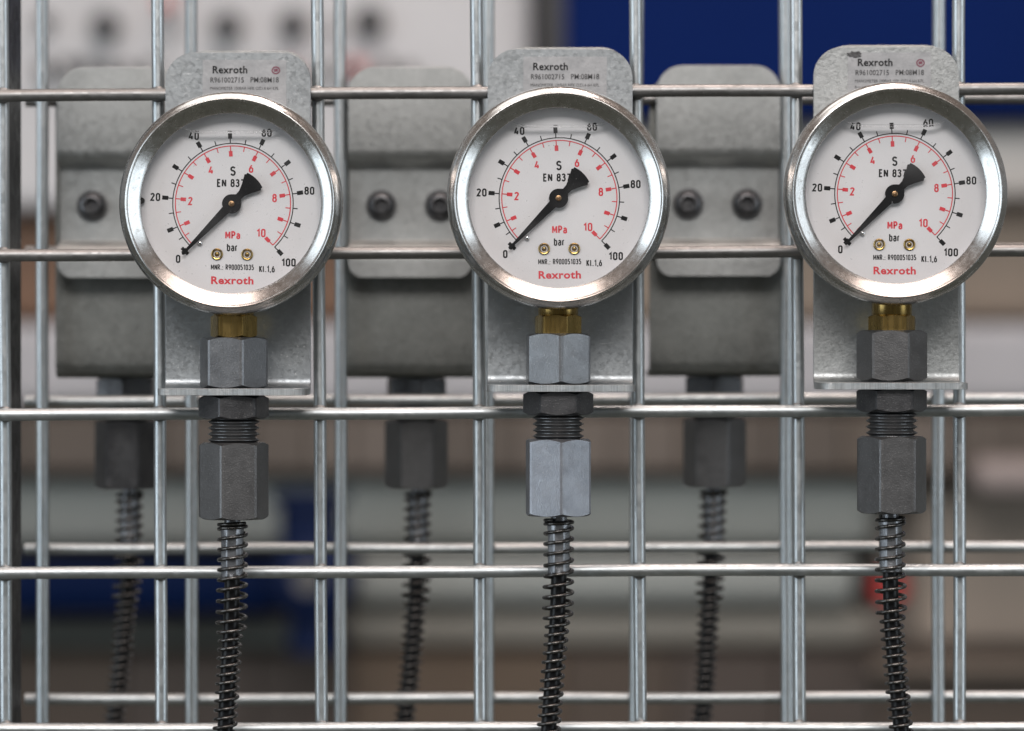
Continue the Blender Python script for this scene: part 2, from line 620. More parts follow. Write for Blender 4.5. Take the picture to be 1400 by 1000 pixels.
G = {
    '0': (0.36, [oval(0.36, 0, 1)]),
    '1': (0.22, [[(0.0, 0.76), (0.2, 1), (0.2, 0)]]),
    '2': (0.36, [arc(0.18, 0.80, 0.18, 0.20, 170, -20, 9) + [(0.0, 0.02), (0.38, 0.02)]]),
    '3': (0.36, [arc(0.17, 0.78, 0.17, 0.22, 160, -80, 8), arc(0.17, 0.28, 0.19, 0.28, 80, -160, 8), [(0.10, 0.56), (0.2, 0.56)]]),
    '4': (0.40, [[(0.22, 1), (0.0, 0.24), (0.42, 0.24)], [(0.30, 0.52), (0.30, 0)]]),
    '5': (0.36, [[(0.34, 1), (0.04, 1), (0.02, 0.52)], arc(0.17, 0.31, 0.19, 0.31, 130, -150, 9)]),
    '6': (0.36, [oval(0.36, 0, 0.60), [(0.0, 0.30), (0.02, 0.50), (0.24, 1)]]),
    '7': (0.36, [[(0.0, 0.98), (0.36, 0.98), (0.12, 0)]]),
    '8': (0.36, [oval(0.36, 0, 0.54), [(x + 0.02, y) for x, y in oval(0.32, 0.54, 1)]]),
    '9': (0.36, [oval(0.36, 0.40, 1), [(0.36, 0.70), (0.34, 0.50), (0.12, 0)]]),
    'S': (0.38, [arc(0.19, 0.77, 0.19, 0.23, 20, 250, 9) + arc(0.19, 0.27, 0.20, 0.27, 80, -160, 9)]),
    'E': (0.34, [[(0.34, 1), (0, 1), (0, 0), (0.34, 0)], [(0, 0.52), (0.28, 0.52)]]),
    'N': (0.40, [[(0, 0), (0, 1)], [(0.0, 1), (0.40, 0)], [(0.40, 0), (0.40, 1)]]),
    'M': (0.50, [[(0, 0), (0, 1)], [(0.0, 1), (0.25, 0.3), (0.5, 1)], [(0.50, 0), (0.50, 1)]]),
    'P': (0.36, [[(0, 0), (0, 1), (0.16, 1)] + arc(0.16, 0.73, 0.20, 0.27, 90, -90, 7) + [(0, 0.46)]]),
    'R': (0.38, [[(0, 0), (0, 1), (0.16, 1)] + arc(0.16, 0.75, 0.20, 0.25, 90, -90, 7) + [(0, 0.50)], [(0.18, 0.5), (0.38, 0)]]),
    'K': (0.38, [[(0, 0), (0, 1)], [(0.36, 1), (0.02, 0.42)], [(0.12, 0.56), (0.38, 0)]]),
    'a': (0.32, [[(0.32, 0), (0.32, 0.50)] + arc(0.16, 0.50, 0.16, 0.20, 0, 160, 6), oval(0.32, 0, 0.40)]),
    'b': (0.34, [[(0, 1), (0, 0)], oval(0.34, 0, 0.70)]),
    'r': (0.22, [[(0, 0), (0, 0.70)], arc(0.16, 0.48, 0.16, 0.22, 180, 75, 5)]),
    'l': (0.12, [[(0, 1), (0, 0.12), (0.10, 0.0)]]),
    '.': (0.04, [[(0.02, -0.03), (0.02, 0.09)]]),
    ',': (0.06, [[(0.05, 0.09), (0.0, -0.15)]]),
    ':': (0.04, [[(0.02, -0.03), (0.02, 0.09)], [(0.02, 0.50), (0.02, 0.62)]]),
    '-': (0.20, [[(0, 0.45), (0.20, 0.45)]]),
    ' ': (0.16, []),
}


def ribbon(pts, w, V, F, y=0.0):
    """flat band of width w along pts (x,z), facing -Y"""
    cl = len(pts) > 3 and abs(pts[0][0] - pts[-1][0]) + abs(pts[0][1] - pts[-1][1]) < 1e-6
    P = [Vector(p) for p in pts]
    Q = [P[0]]
    for p in P[1:]:
        if (p - Q[-1]).length > 1e-5:
            Q.append(p)
    P = Q
    n = len(P)
    base = len(V)
    for i in range(n):
        a = P[i] - P[i - 1] if i > 0 else (P[-1] - P[-2] if cl else P[1] - P[0])
        b = P[i + 1] - P[i] if i < n - 1 else (P[1] - P[0] if cl else P[-1] - P[-2])
        a = a.normalized()
        b = b.normalized()
        na = Vector((-a.y, a.x))
        nb = Vector((-b.y, b.x))
        m = na + nb
        if m.length < 0.35:
            m = na
            k = 1
        else:
            m.normalize()
            k = min(1 / max(m.dot(na), 0.45), 1.9)
        for s in (1, -1):
            q = P[i] + m * (s * k * w / 2)
            V.append((q.x, y, q.y))
    for i in range(n - 1):
        F.append((base + 2 * i, base + 2 * i + 1, base + 2 * i + 3, base + 2 * i + 2))


def words(text, cx, cz, h, V, F, width=None, sw=0.19, gap=0.12, y=0.0, skew=0):
    """stroke text centred at cx,cz, cap height h (mm)"""
    hh = 1 - sw
    adv = []
    x = 0
    for i, ch in enumerate(text):
        gw = G[ch][0]
        adv.append(x)
        x += gw + gap + sw
    tot = x - gap
    sx = h if width is None else width / tot
    k = 0
    for ch, ax in zip(text, adv):
        for st in G[ch][1]:
            pts = [(cx + (ax + sw / 2 + px - tot / 2) * sx, cz + (sw / 2 + py * hh - 0.5) * h) for px, py in st]
            ribbon(pts, sw * (h if width is None else min(h, sx * 1.1)), V, F, y - 0.002 * (k % 3))
            k += 1


def font_words(text, cx, cz, h, w, V, F, bold=0.0, y=0.0):
    """filled lettering from Blender's own built-in face, fitted to a cap height and a width"""
    c = bpy.data.curves.new('lettering', 'FONT')
    c.body = text
    c.size = 1.0
    c.offset = bold
    c.space_character = 1.0 + bold * 3
    c.resolution_u = 3
    o = bpy.data.objects.new('lettering', c)
    COL.objects.link(o)
    dg = bpy.context.evaluated_depsgraph_get()
    me = bpy.data.meshes.new_from_object(o.evaluated_get(dg))
    xs = [v.co.x for v in me.vertices]
    ys = [v.co.y for v in me.vertices]
    x0, x1, y0, y1 = min(xs), max(xs), min(ys), max(ys)
    b = len(V)
    for v in me.vertices:
        V.append((cx + ((v.co.x - x0) / (x1 - x0) - 0.5) * w, y, cz + ((v.co.y - y0) / (y1 - y0) - 0.5) * h))
    for p in me.polygons:
        F.append(tuple(b + i for i in p.vertices))
    bpy.data.objects.remove(o)
    bpy.data.meshes.remove(me)
    bpy.data.curves.remove(c)




CACHE = {}


def cached(key, fn):
    if key not in CACHE:
        CACHE[key] = fn()
    return CACHE[key]


# ------------------------------------------------------------------ wire mesh panels
def wire_mesh(name, p0, p1, r, mat, seed):
    path = []
    d = (p1 - p0)
    n = max(2, int(d.length / 7))
    rs = []
    for i in range(n + 1):
        t = i / n
        p = p0 + d * t
        q = noise.noise_vector(Vector((seed * 3.1, t * d.length * 0.012, 0.3)))
        path.append(p + Vector((q.x, 0, q.z)) * 0.45)
        rs.append(r * (1 + 0.02 * noise.noise(Vector((seed, t * d.length * 0.06, 4)))))
    V, F = tube(path, rs, 20)
    return mesh_from(name, V, F, 60, mat)


def px(x, y, depth):
    """photo position to millimetres on the plane at the given depth (authoring aid)"""
    k = (1000 + depth) / 1000 / 4.36
    return (x - 700) * k, (500 - y) * k


def panel(name, label, depth, front, vert, horiz, xr, zr):
    t = thing(name, label, 'wire mesh', (0, depth, -210), 0, None)
    s = -1 if front else 1
    for i, (xa, xb) in enumerate(vert):
        yv = -s * 1.9
        x0, z0 = px(xa, 0, depth + yv)
        x1, z1 = px(xb, 1000, depth + yv)
        k = (x1 - x0) / (z1 - z0)
        P0 = Vector((x0 + k * (zr[0] - z0), yv, zr[0] + 210))
        P1 = Vector((x0 + k * (zr[1] - z0), yv, zr[1] + 210))
        link('vertical_wire', wire_mesh('vertical_wire', P0, P1, 2.0 if front else 2.05, M['wire_lit'], i + (1 if front else 40)), t)
    for i, (ya, yb) in enumerate(horiz):
        yh = s * 1.9
        x0, z0 = px(0, ya, depth + yh)
        x1, z1 = px(1400, yb, depth + yh)
        k = (z1 - z0) / (x1 - x0)
        P0 = Vector((xr[0], yh, z0 + k * (xr[0] - x0) + 210))
        P1 = Vector((xr[1], yh, z0 + k * (xr[1] - x0) + 210))
        m = M['wire_dark'] if i < 2 else M['wire']
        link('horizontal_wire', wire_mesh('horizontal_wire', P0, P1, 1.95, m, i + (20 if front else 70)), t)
    def bead():
        V, F = [], []
        n, m = 16, 8
        for j in range(m + 1):
            b = pi * j / m
            for i in range(n):
                a = 2 * pi * i / n
                k = 1 + 0.16 * noise.noise(Vector((cos(a) * 1.7, sin(a) * 1.7, b)))
                V.append((2.75 * k * sin(b) * cos(a), -1.35 * cos(b), 2.6 * k * sin(b) * sin(a)))
        for j in range(m):
            for i in range(n):
                F.append((j * n + i, j * n + (i + 1) % n, (j + 1) * n + (i + 1) % n, (j + 1) * n + i))
        return mesh_from('weld_bead', V, F, 180, M['wire_dark'])
    for i, (xa, xb) in enumerate(vert):
        for j, (ya, yb) in enumerate(horiz):
            y = ya + (yb - ya) * xa / 1400
            x = xa + (xb - xa) * y / 1000
            x_, z_ = px(x, y, depth)
            link('weld_bead', cached('bead', bead), t, (x_, 0, z_ + 210), (0, (i * 37 + j * 91) % 360, 0))
    return t


panel('wire_mesh_panel', 'near galvanised wire mesh panel, in focus, with the three gauges hanging on it', 0, True,
      [(3, 9), (215, 221), (433, 440.5), (651.5, 657.5), (869, 876), (1088, 1093.5), (1310, 1312.5)],
      [(131, 122), (349, 343), (567, 561), (784, 779), (997, 995)],
      (-195, 195), (-150, 150))
panel('wire_mesh_panel', 'rear galvanised wire mesh panel, softly blurred, behind the panel with the gauges', 66, False,
      [(57, 58), (261, 262), (466, 466), (668, 666), (871, 869), (1074, 1076), (1284, 1282)],
      [(139, 134), (345, 341), (549, 545), (752, 748), (957, 953)],
      (-163, 210), (-165, 165))

# dark flange of the frame post between the two panels, at the left edge
t = thing('frame_post', 'dark steel edge of the frame standing upright at the far left behind the near mesh', 'post', (-158.5, 4, -160))
V, F = box(-1.5, 0.3, 0, 24, 0, 320)
link('post_flange', mesh_from('post_flange', V, F, None, M['post']), t, bevel=0.4)
V, F = box(-22, -1.7, 0.2, 3, 0, 320)
link('post_face', mesh_from('post_face', V, F, None, M['post']), t, bevel=0.4)


# ------------------------------------------------------------------ mounting bracket (local: mesh plane y=0, front -Y, z=0 at the camera's level for unit one)
PW = 22.6


def bracket_plate(rtop, ztop=97.6):
    rows = []
    yf, th = -6.0, 2.1
    zbend = -4.0
    R = 1.0  # inner bend radius at the front side
    H = PW
    ts = [0, 0.15, 0.5, 1, 1.8, 2.8, 4, 5.4, 7, rtop]
    for t_ in ts:
        i = corner(t_, rtop)
        rows.append((yf, ztop - t_, 0, 0, -H + i, H - i))
    for z in (60, 30, 5, zbend):
        rows.append((yf, z, 0, 0, -H, H))
    out = []
    for r_ in rows:
        out.append((r_[0], r_[1], 1, 0, r_[4], r_[5]))
    # bend forward: front surface turns from facing -Y to facing +Z
    cy, cz = yf - 3.0, zbend
    for k in range(1, 9):
        a = pi / 2 * k / 8
        out.append((cy + 3.0 * cos(a), cz - 3.0 * sin(a), cos(a), -sin(a), -H, H))
    zf = cz - 3.0
    yend = -32.0
    for t_ in (4.6, 3.4, 2.3, 1.4, 0.8, 0.3, 0.08, 0):
        i = corner(t_, 4.6)
        out.append((yend + t_, zf, 0, -1, -H + i, H - i))
    V, F = folded(out, th)
    return V, F


def clamp_plate():
    """hat-shaped clamp on the other side of the wires"""
    H = 20.6
    r = 8.5
    rows = []
    pts = [(4.0, 99.3 - t_, corner(t_, r)) for t_ in (0, 0.2, 0.6, 1.2, 2.2, 3.6, 5.2, 7, r)]
    pts += [(4.0, 72, 0)]
    prof = [(y, z, i) for y, z, i in pts]
    prof += [(3.8, 70.6, 0), (2.8, 69.4, 0), (-1.2, 68.0, 0), (-2.2, 67.0, 0), (-2.5, 65.6, 0)]
    prof += [(-2.5, 42.0, 0), (-2.2, 40.8, 0), (-1.2, 39.9, 0), (2.8, 38.8, 0), (3.8, 37.6, 0), (4.0, 36.4, 0)]
    prof += [(4.0, 29.2 + t_, corner(t_, 5)) for t_ in (5, 3.6, 2.4, 1.4, 0.6, 0.2, 0)]
    n = len(prof)
    for j, (y, z, i) in enumerate(prof):
        a = prof[max(0, j - 1)]
        b = prof[min(n - 1, j + 1)]
        dy, dz = b[0] - a[0], b[1] - a[1]
        L = sqrt(dy * dy + dz * dz)
        ny, nz = (-dz / L, dy / L)
        if ny < 0:
            ny, nz = -ny, -nz
        rows.append((y, z, ny, nz, -H + i, H - i))
    return folded(rows, 1.9)


def screw_mesh():
    # button head with hexagon socket, axis along +Y (head towards +Y)
    prof = [(0.01, 0.4), (1.6, 0.4)]
    V, F = lathe([(4.3, 0), (4.4, 0.5), (4.2, 1.4), (3.4, 2.2), (2.5, 2.5), (2.1, 2.45), (2.0, 0.7), (0.02, 0.7)], 'Y', 36, cap=False)
    return V, F


def washer_mesh():
    return lathe([(2.0, 0), (5.2, 0), (5.2, 0.9), (2.0, 0.9)], 'Y', 36, closed=True)


def sticker(parent, cx, ztop, w, h, torn, seal):
    V, F = [], []
    nx, nz = 14, 8
    rnd = random.Random(int(cx * 10) + 5)
    for j in range(nz + 1):
        for i in range(nx + 1):
            x = -w / 2 + w * i / nx
            z = -h * j / nz
            lift = 0.02 + 0.04 * abs(noise.noise(Vector((x * .2, z * .2, cx))))
            dx = 0
            if i in (0, nx):
                dx = rnd.uniform(-.12, .12)
            V.append((x + dx, -lift, z))
    for j in range(nz):
        for i in range(nx):
            if torn and j == 0 and i == 0:
                continue
            a = j * (nx + 1) + i
            F.append((a, a + 1, a + nx + 2, a + nx + 1))
    st = link('maker_sticker', mesh_from('maker_sticker', V, F, 180, M['sticker']), parent, (cx, -6.05, ztop))
    y = -0.12
    V, F = [], []
    font_words('Rexroth', -w / 2 + 2.9 + 5.6, -3.1, 2.35, 10.8, V, F, 0.022, y)
    link('bold_lettering', mesh_from('bold_lettering', V, F, None, M['black_ink']), st)
    V, F = [], []
    font_words('R961002715', -w / 2 + 2.2 + 5.4, -6.3, 1.7, 10.4, V, F, 0.012, y)
    font_words('PM:08M18', -w / 2 + 15.0 + 4.3, -6.25, 1.7, 8.8, V, F, 0.012, y)
    font_words('MANOMETER 100BAR HFK OZ1.4 6H KPL', -w / 2 + 2.2 + 10.8, -8.9, 0.95, 21.4, V, F, 0, y)
    font_words('Bosch Rexroth Turkey', -w / 2 + 2.2 + 5.5, -10.9, 0.95, 11.0, V, F, 0, y)
    font_words('Made in Turkey', -w / 2 + 2.2 + 3.9, -12.7, 0.95, 7.8, V, F, 0, y)
    link('small_lettering', mesh_from('small_lettering', V, F, None, M['grey_ink']), st)
    if seal:
        V, F = [], []
        ribbon([(w / 2 - 3.2 + 1.15 * cos(2 * pi * i / 20), -3.3 + 1.05 * sin(2 * pi * i / 20)) for i in range(21)], 0.4, V, F, y)
        ribbon([(w / 2 - 3.8, -3.3), (w / 2 - 2.6, -3.2)], 0.9, V, F, y)
        link('round_stamp', mesh_from('round_stamp', V, F, None, M['maroon_ink']), st)
    return st


def smudge(parent, cx, cz, w, h):
    V, F = [], []
    rnd = random.Random(3)
    n = 22
    V.append((0, 0, 0))
    for i in range(n):
        a = 2 * pi * i / n
        k = rnd.uniform(0.6, 1.1)
        V.append((w / 2 * k * cos(a), 0, h / 2 * k * sin(a)))
    for i in range(n):
        F.append((0, 1 + i, 1 + (i + 1) % n))
    link('dark_residue', mesh_from('dark_residue', V, F, None, M['grey_ink']), parent, (cx, -6.25, cz))


def make_bracket(x, ydepth, dz, back, label, group, mat, yaw=0):
    t = thing('mounting_bracket', label, 'bracket', (x, ydepth, dz), (pi if back else 0) + yaw, group)
    def build():
        me = mesh_from('angle_plate', *bracket_plate(9.0, 92.0 if back else 97.6), 50, M[mat])
        me.materials.append(M['cut'])
        for p in me.polygons:
            if p.center.z < -6.9 * MM and abs(p.normal.z) < 0.3 and p.center.y < -26 * MM:
                p.material_index = 1
        return me
    me = cached(('plate', mat), build)
    link('angle_plate', me, t, bevel=0.18)
    me = cached('clamp', lambda: mesh_from('clamp_plate', *clamp_plate(), 50, M['clamp']))
    link('clamp_plate', me, t, (1.1 if not back else 0, 0, -0.2 if not back else -5.0), bevel=0.25)
    for sx in (-9.8, 9.8):
        w = link('screw', cached('screw', lambda: mesh_from('screw', *screw_mesh(), 40, M['nut_dark'])), t, (sx, 0.3, 53.8 if not back else 48.6))
        link('washer', cached('washer', lambda: mesh_from('washer', *washer_mesh(), 40, M['nut'])), w, (0, -0.8, 0))
    return t


# ------------------------------------------------------------------ fittings
def thread_profile(z1, z0, r, pitch):
    p = [(0.02, z1), (r - 1.0, z1)]
    z = z1
    while z > z0 + pitch:
        p += [(r - 1.4, z - pitch * 0.05), (r - 0.04, z - pitch * 0.46), (r - 0.04, z - pitch * 0.54), (r - 1.4, z - pitch * 0.95)]
        z -= pitch
    p += [(r - 1.0, z0), (0.02, z0)]
    return p


def make_fitting(x, ydepth, dz, back, a_up, a_lock, label, group, mats):
    t = thing('bulkhead_fitting', label, 'pipe fitting', (x, ydepth, dz - 24), pi if back else 0, group)
    ax = -20.0
    if not back:
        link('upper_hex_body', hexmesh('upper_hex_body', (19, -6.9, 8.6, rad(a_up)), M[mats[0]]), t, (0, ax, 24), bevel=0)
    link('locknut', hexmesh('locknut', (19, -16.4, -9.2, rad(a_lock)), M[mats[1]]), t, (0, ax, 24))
    V, F = lathe(thread_profile(-9.0, -25.0, 7.95, 1.85), 'Z', 64, cap=False)
    link('threaded_stud', mesh_from('threaded_stud', V, F, 25, M['nut']), t, (0, ax, 24))
    return t


def spline(keys, z):
    """keys: list of (z, dx) with z falling; smooth interpolation"""
    if z >= keys[0][0]:
        return keys[0][1]
    for (za, a), (zb, b) in zip(keys, keys[1:]):
        if za >= z >= zb:
            t = (za - z) / (za - zb)
            ia = keys.index((za, a))
            pa = keys[ia - 1][1] if ia > 0 else a
            ib = ia + 1
            nb = keys[ib + 1][1] if ib + 1 < len(keys) else b + (b - a)
            m0 = (b - pa) / 2
            m1 = (nb - a) / 2
            t2, t3 = t * t, t * t * t
            return (2 * t3 - 3 * t2 + 1) * a + (t3 - 2 * t2 + t) * m0 + (-2 * t3 + 3 * t2) * b + (t3 - t2) * m1
    return keys[-1][1]


def make_hose(x, ydepth, dz, back, a_cpl, keys, label, group, mat, phase, tight):
    sg = -1 if back else 1
    t = thing('armoured_hose', label, 'hose', (x, ydepth, dz - 47), pi if back else 0, group)
    ax = -20.0
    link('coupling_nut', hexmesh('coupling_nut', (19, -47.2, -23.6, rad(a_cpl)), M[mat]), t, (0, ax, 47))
    x0 = sg * keys[0][1]
    V, F = lathe([(0.02, -46), (2.5, -46), (2.5, -50), (0.02, -50)], 'Z', 32, cap=False)
    link('tail_tube', mesh_from('tail_tube', V, F, 40, M['ferrule']), t, (x0, ax, 47))
    # crimped ferrule with eight flats pressed in
    V, F = [], []
    n = 64
    zs = [-48.6, -49.0, -50.4, -52, -56, -60, -63.6, -65.0, -65.4]
    for j, z in enumerate(zs):
        for i in range(n):
            a = 2 * pi * i / n
            r = 3.65
            if j in (0, 8):
                r -= 0.35
            if 2 < j < 7:
                r -= 0.22 * (0.5 + 0.5 * cos(8 * a)) ** 0.5 + 0.05
            V.append((r * cos(a), r * sin(a), z))
    for j in range(len(zs) - 1):
        for i in range(n):
            F.append((j * n + i, j * n + (i + 1) % n, (j + 1) * n + (i + 1) % n, (j + 1) * n + i))
    F.append(tuple(range(n)))
    F.append(tuple((len(zs) - 1) * n + i for i in range(n)))
    link('ferrule', mesh_from('ferrule', V, F, 50, M['ferrule']), t, (x0, ax, 47))
    path = []
    z = -64
    while z > -160:
        path.append(Vector((sg * spline(keys, z), ax, z + 47)))
        z -= 2
    V, F = tube(path, 2.4, 24)
    link('rubber_hose', mesh_from('rubber_hose', V, F, 60, M['hose']), t)
    # guard spring
    path = []
    th = phase
    z = -48.4
    step = 2 * pi / 28
    rnd = random.Random(int(phase * 100))
    while z > -158:
        turns = (th - phase) / (2 * pi)
        if turns < 1.3:
            pitch = 1.1
        elif z > tight:
            pitch = 3.25
        else:
            pitch = 2.72
        pitch *= 1 + 0.10 * noise.noise(Vector((phase * 7, z * 0.09, 1)))
        R = 4.25 if z > -66 else (4.4 if z > tight else 3.3)
        if z <= tight:
            R = 3.3 + max(0, 1 - (tight - z) / 2.5) * 1.1
        if -69 < z <= -66:
            R = 4.25 + (-66 - z) / 3 * 0.15
        off = 0.35 * noise.noise(Vector((phase * 3, z * 0.06, 9)))
        path.append(Vector((sg * (spline(keys, z) + off * 0.5) + R * cos(th), ax - R * sin(th), z + 47)))
        z -= pitch / 28
        th += step
    V, F = tube(path, 0.57, 8)
    link('guard_spring', mesh_from('guard_spring', V, F, 70, M['spring']), t)
    return t


# ------------------------------------------------------------------ pressure gauge (local: gauge axis along -Y at x=0,z=0)
Q = 1 / 11.2   # dial drawing unit -> mm
SXC, SZC = 3 * Q, 2 * Q
ANG = [-135.2, -113.3, -85.6, -58.1, -30.5, -3.0, 25.1, 52.8, 80.4, 107.8, 135.7]
YD = -26.0     # dial face


def pol(r, a):
    return SXC + r * Q * sin(rad(a)), SZC + r * Q * cos(rad(a))


def seg(a, r0, r1, w, V, F):
    ribbon([pol(r0, a), pol(r1, a)], w * Q, V, F)


def arc_band(r, w, a0, a1, V, F, n=120):
    ribbon([pol(r, a0 + (a1 - a0) * i / n) for i in range(n + 1)], w * Q, V, F)


def at(x, y):
    """dial drawing coordinates (origin at the pointer's hub) -> mm"""
    return x * Q, -y * Q


def black_scale():
    V, F = [], []
    arc_band(206, 3.4, ANG[0], ANG[-1], V, F)
    for i, a in enumerate(ANG):
        seg(a, 206, 224, 3.6, V, F)
        seg(a, 222, 243, 14, V, F)
        if i == 0:
            seg(a, 225, 237, 31, V, F)
        if i < 10:
            seg((a + ANG[i + 1]) / 2, 206, 222, 3.4, V, F)
    return mesh_from('black_scale', V, F, None, M['black_ink'])


def red_scale():
    V, F = [], []
    arc_band(197, 3.4, ANG[0], ANG[-1], V, F)
    for i, a in enumerate(ANG):
        seg(a, 197, 178, 3.6, V, F)
        seg(a, 180, 161, 12.5, V, F)
        if i < 10:
            seg((a + ANG[i + 1]) / 2, 197, 180, 3.2, V, F)
    return mesh_from('red_scale', V, F, None, M['red_ink'])


def black_letters():
    V, F = [], []
    for s, x, y, h in (('0', -183, 189, 28), ('20', -263, -22, 28), ('40', -133, -232, 28), ('60', 116, -245, 28),
                       ('80', 264, -48, 28), ('100', 195, 198, 28)):
        cx, cz = at(x, y)
        words(s, cx, cz, h * Q, V, F)
    cx, cz = at(2, -113)
    words('S', cx, cz, 33 * Q, V, F, sw=0.18)
    cx, cz = at(8, -72)
    words('EN 837-1', cx, cz, 28 * Q, V, F, width=120 * Q, sw=0.18)
    cx, cz = at(2, 148)
    words('bar', cx, cz, 29 * Q, V, F, width=37 * Q, sw=0.19)
    cx, cz = at(3, 216)
    words('MNR.: R900051035', cx, cz, 20 * Q, V, F, width=147 * Q, sw=0.18)
    cx, cz = at(121, 221)
    words('Kl.1,6', cx, cz, 24 * Q, V, F, width=53 * Q, sw=0.19)
    return mesh_from('black_lettering', V, F, None, M['black_ink'])


def red_letters():
    V, F = [], []
    for s, x, y, h in (('2', -143, -9, 29), ('4', -73, -116, 29), ('6', 64, -122, 29), ('8', 145, -22, 29), ('10', 100, 98, 29)):
        cx, cz = at(x, y)
        words(s, cx, cz, h * Q, V, F, sw=0.18)
    cx, cz = at(3, 106)
    words('MPa', cx, cz, 28 * Q, V, F, width=51 * Q, sw=0.19)
    return mesh_from('red_lettering', V, F, None, M['red_ink'])


def maker_letters():
    V, F = [], []
    cx, cz = at(3, 261)
    font_words('Rexroth', cx, cz, 27 * Q, 145 * Q, V, F, 0.031)
    return mesh_from('maker_lettering', V, F, None, M['red_ink'])


def pointer_mesh():
    V, F = [], []
    yb, yf = 0.25, -0.25
    # outline in pointer frame: +u towards the tip, v across
    hub = 33
    out = []
    out += [(240, 3.6), (243, 0), (240, -3.6)]
    out += [(28, -15)]
    for i in range(1, 10):
        a = -pi / 2 * 0.30 - (pi - pi * 0.30) * i / 10
        out.append((hub * cos(a) if False else hub * cos(-rad(30) - rad(110) * i / 10), hub * sin(-rad(30) - rad(110) * i / 10)))
    out += [(-34, -12), (-50, -13), (-72, -22), (-98, -36)]
    for i in range(0, 6):
        a = rad(-100 - 50 * i / 5)
        out.append((-98 + 9 * cos(a) - 2, -33 + 9 * sin(a) + 3))
    for i in range(0, 9):
        a = -0.33 + 0.66 * i / 8
        out.append((-121 * cos(a) + 1, 121 * sin(a) * 0.92))
    for i in range(0, 6):
        a = rad(150 - 50 * i / 5)
        out.append((-98 + 9 * cos(a) - 2, 33 + 9 * sin(a) - 3))
    out += [(-98, 36), (-72, 22), (-50, 13), (-34, 12)]
    for i in range(1, 10):
        a = rad(140 - 110 * i / 10)
        out.append((hub * cos(a), hub * sin(a)))
    out += [(28, 15)]
    n = len(out)
    ang = rad(-135.6)
    ux, uz = sin(ang), cos(ang)
    vx, vz = uz, -ux
    for y in (yf, yb):
        for u, v in out:
            V.append(((u * ux + v * vx) * Q, y, (u * uz + v * vz) * Q))
    F.append(tuple(range(n)))
    F.append(tuple(range(2 * n - 1, n - 1, -1)))
    for i in range(n):
        F.append((i, (i + 1) % n, n + (i + 1) % n, n + i))
    me = mesh_from('pointer', V, F, None, M['pointer'])
    return me


def meniscus_mesh():
    # lower edge of the air bubble in the liquid filling: a shallow trough of liquid clinging to the window
    pts = []
    zl = 21.8
    xs = 15.3
    n = 60
    for i in range(n + 1):
        t_ = -1 + 2 * i / n
        x = xs * t_
        u = max(0, (abs(t_) - 0.62) / 0.38)
        z = zl + 1.5 * u ** 2
        pts.append(Vector((x, -28.9, z)))
    V, F = tube(pts, 0.40, 12)
    return mesh_from('liquid_meniscus', V, F, 80, M['liquid'])


BEZEL = [(29.5, -30.4), (27.45, -30.6), (27.35, -30.9), (27.5, -31.1), (28.6, -31.9), (30.6, -33.25), (31.1, -33.6),
         (31.3, -33.9), (31.55, -34.05), (31.8, -33.95), (31.98, -33.65), (32.6, -33.05), (33.2, -32.35), (33.65, -31.6), (33.92, -30.8), (34.05, -29.9),
         (34.05, -28.0), (33.8, -27.3), (33.3, -26.8), (32.9, -24.0), (32.9, -18.5), (32.2, -18.0), (29.5, -18.0)]


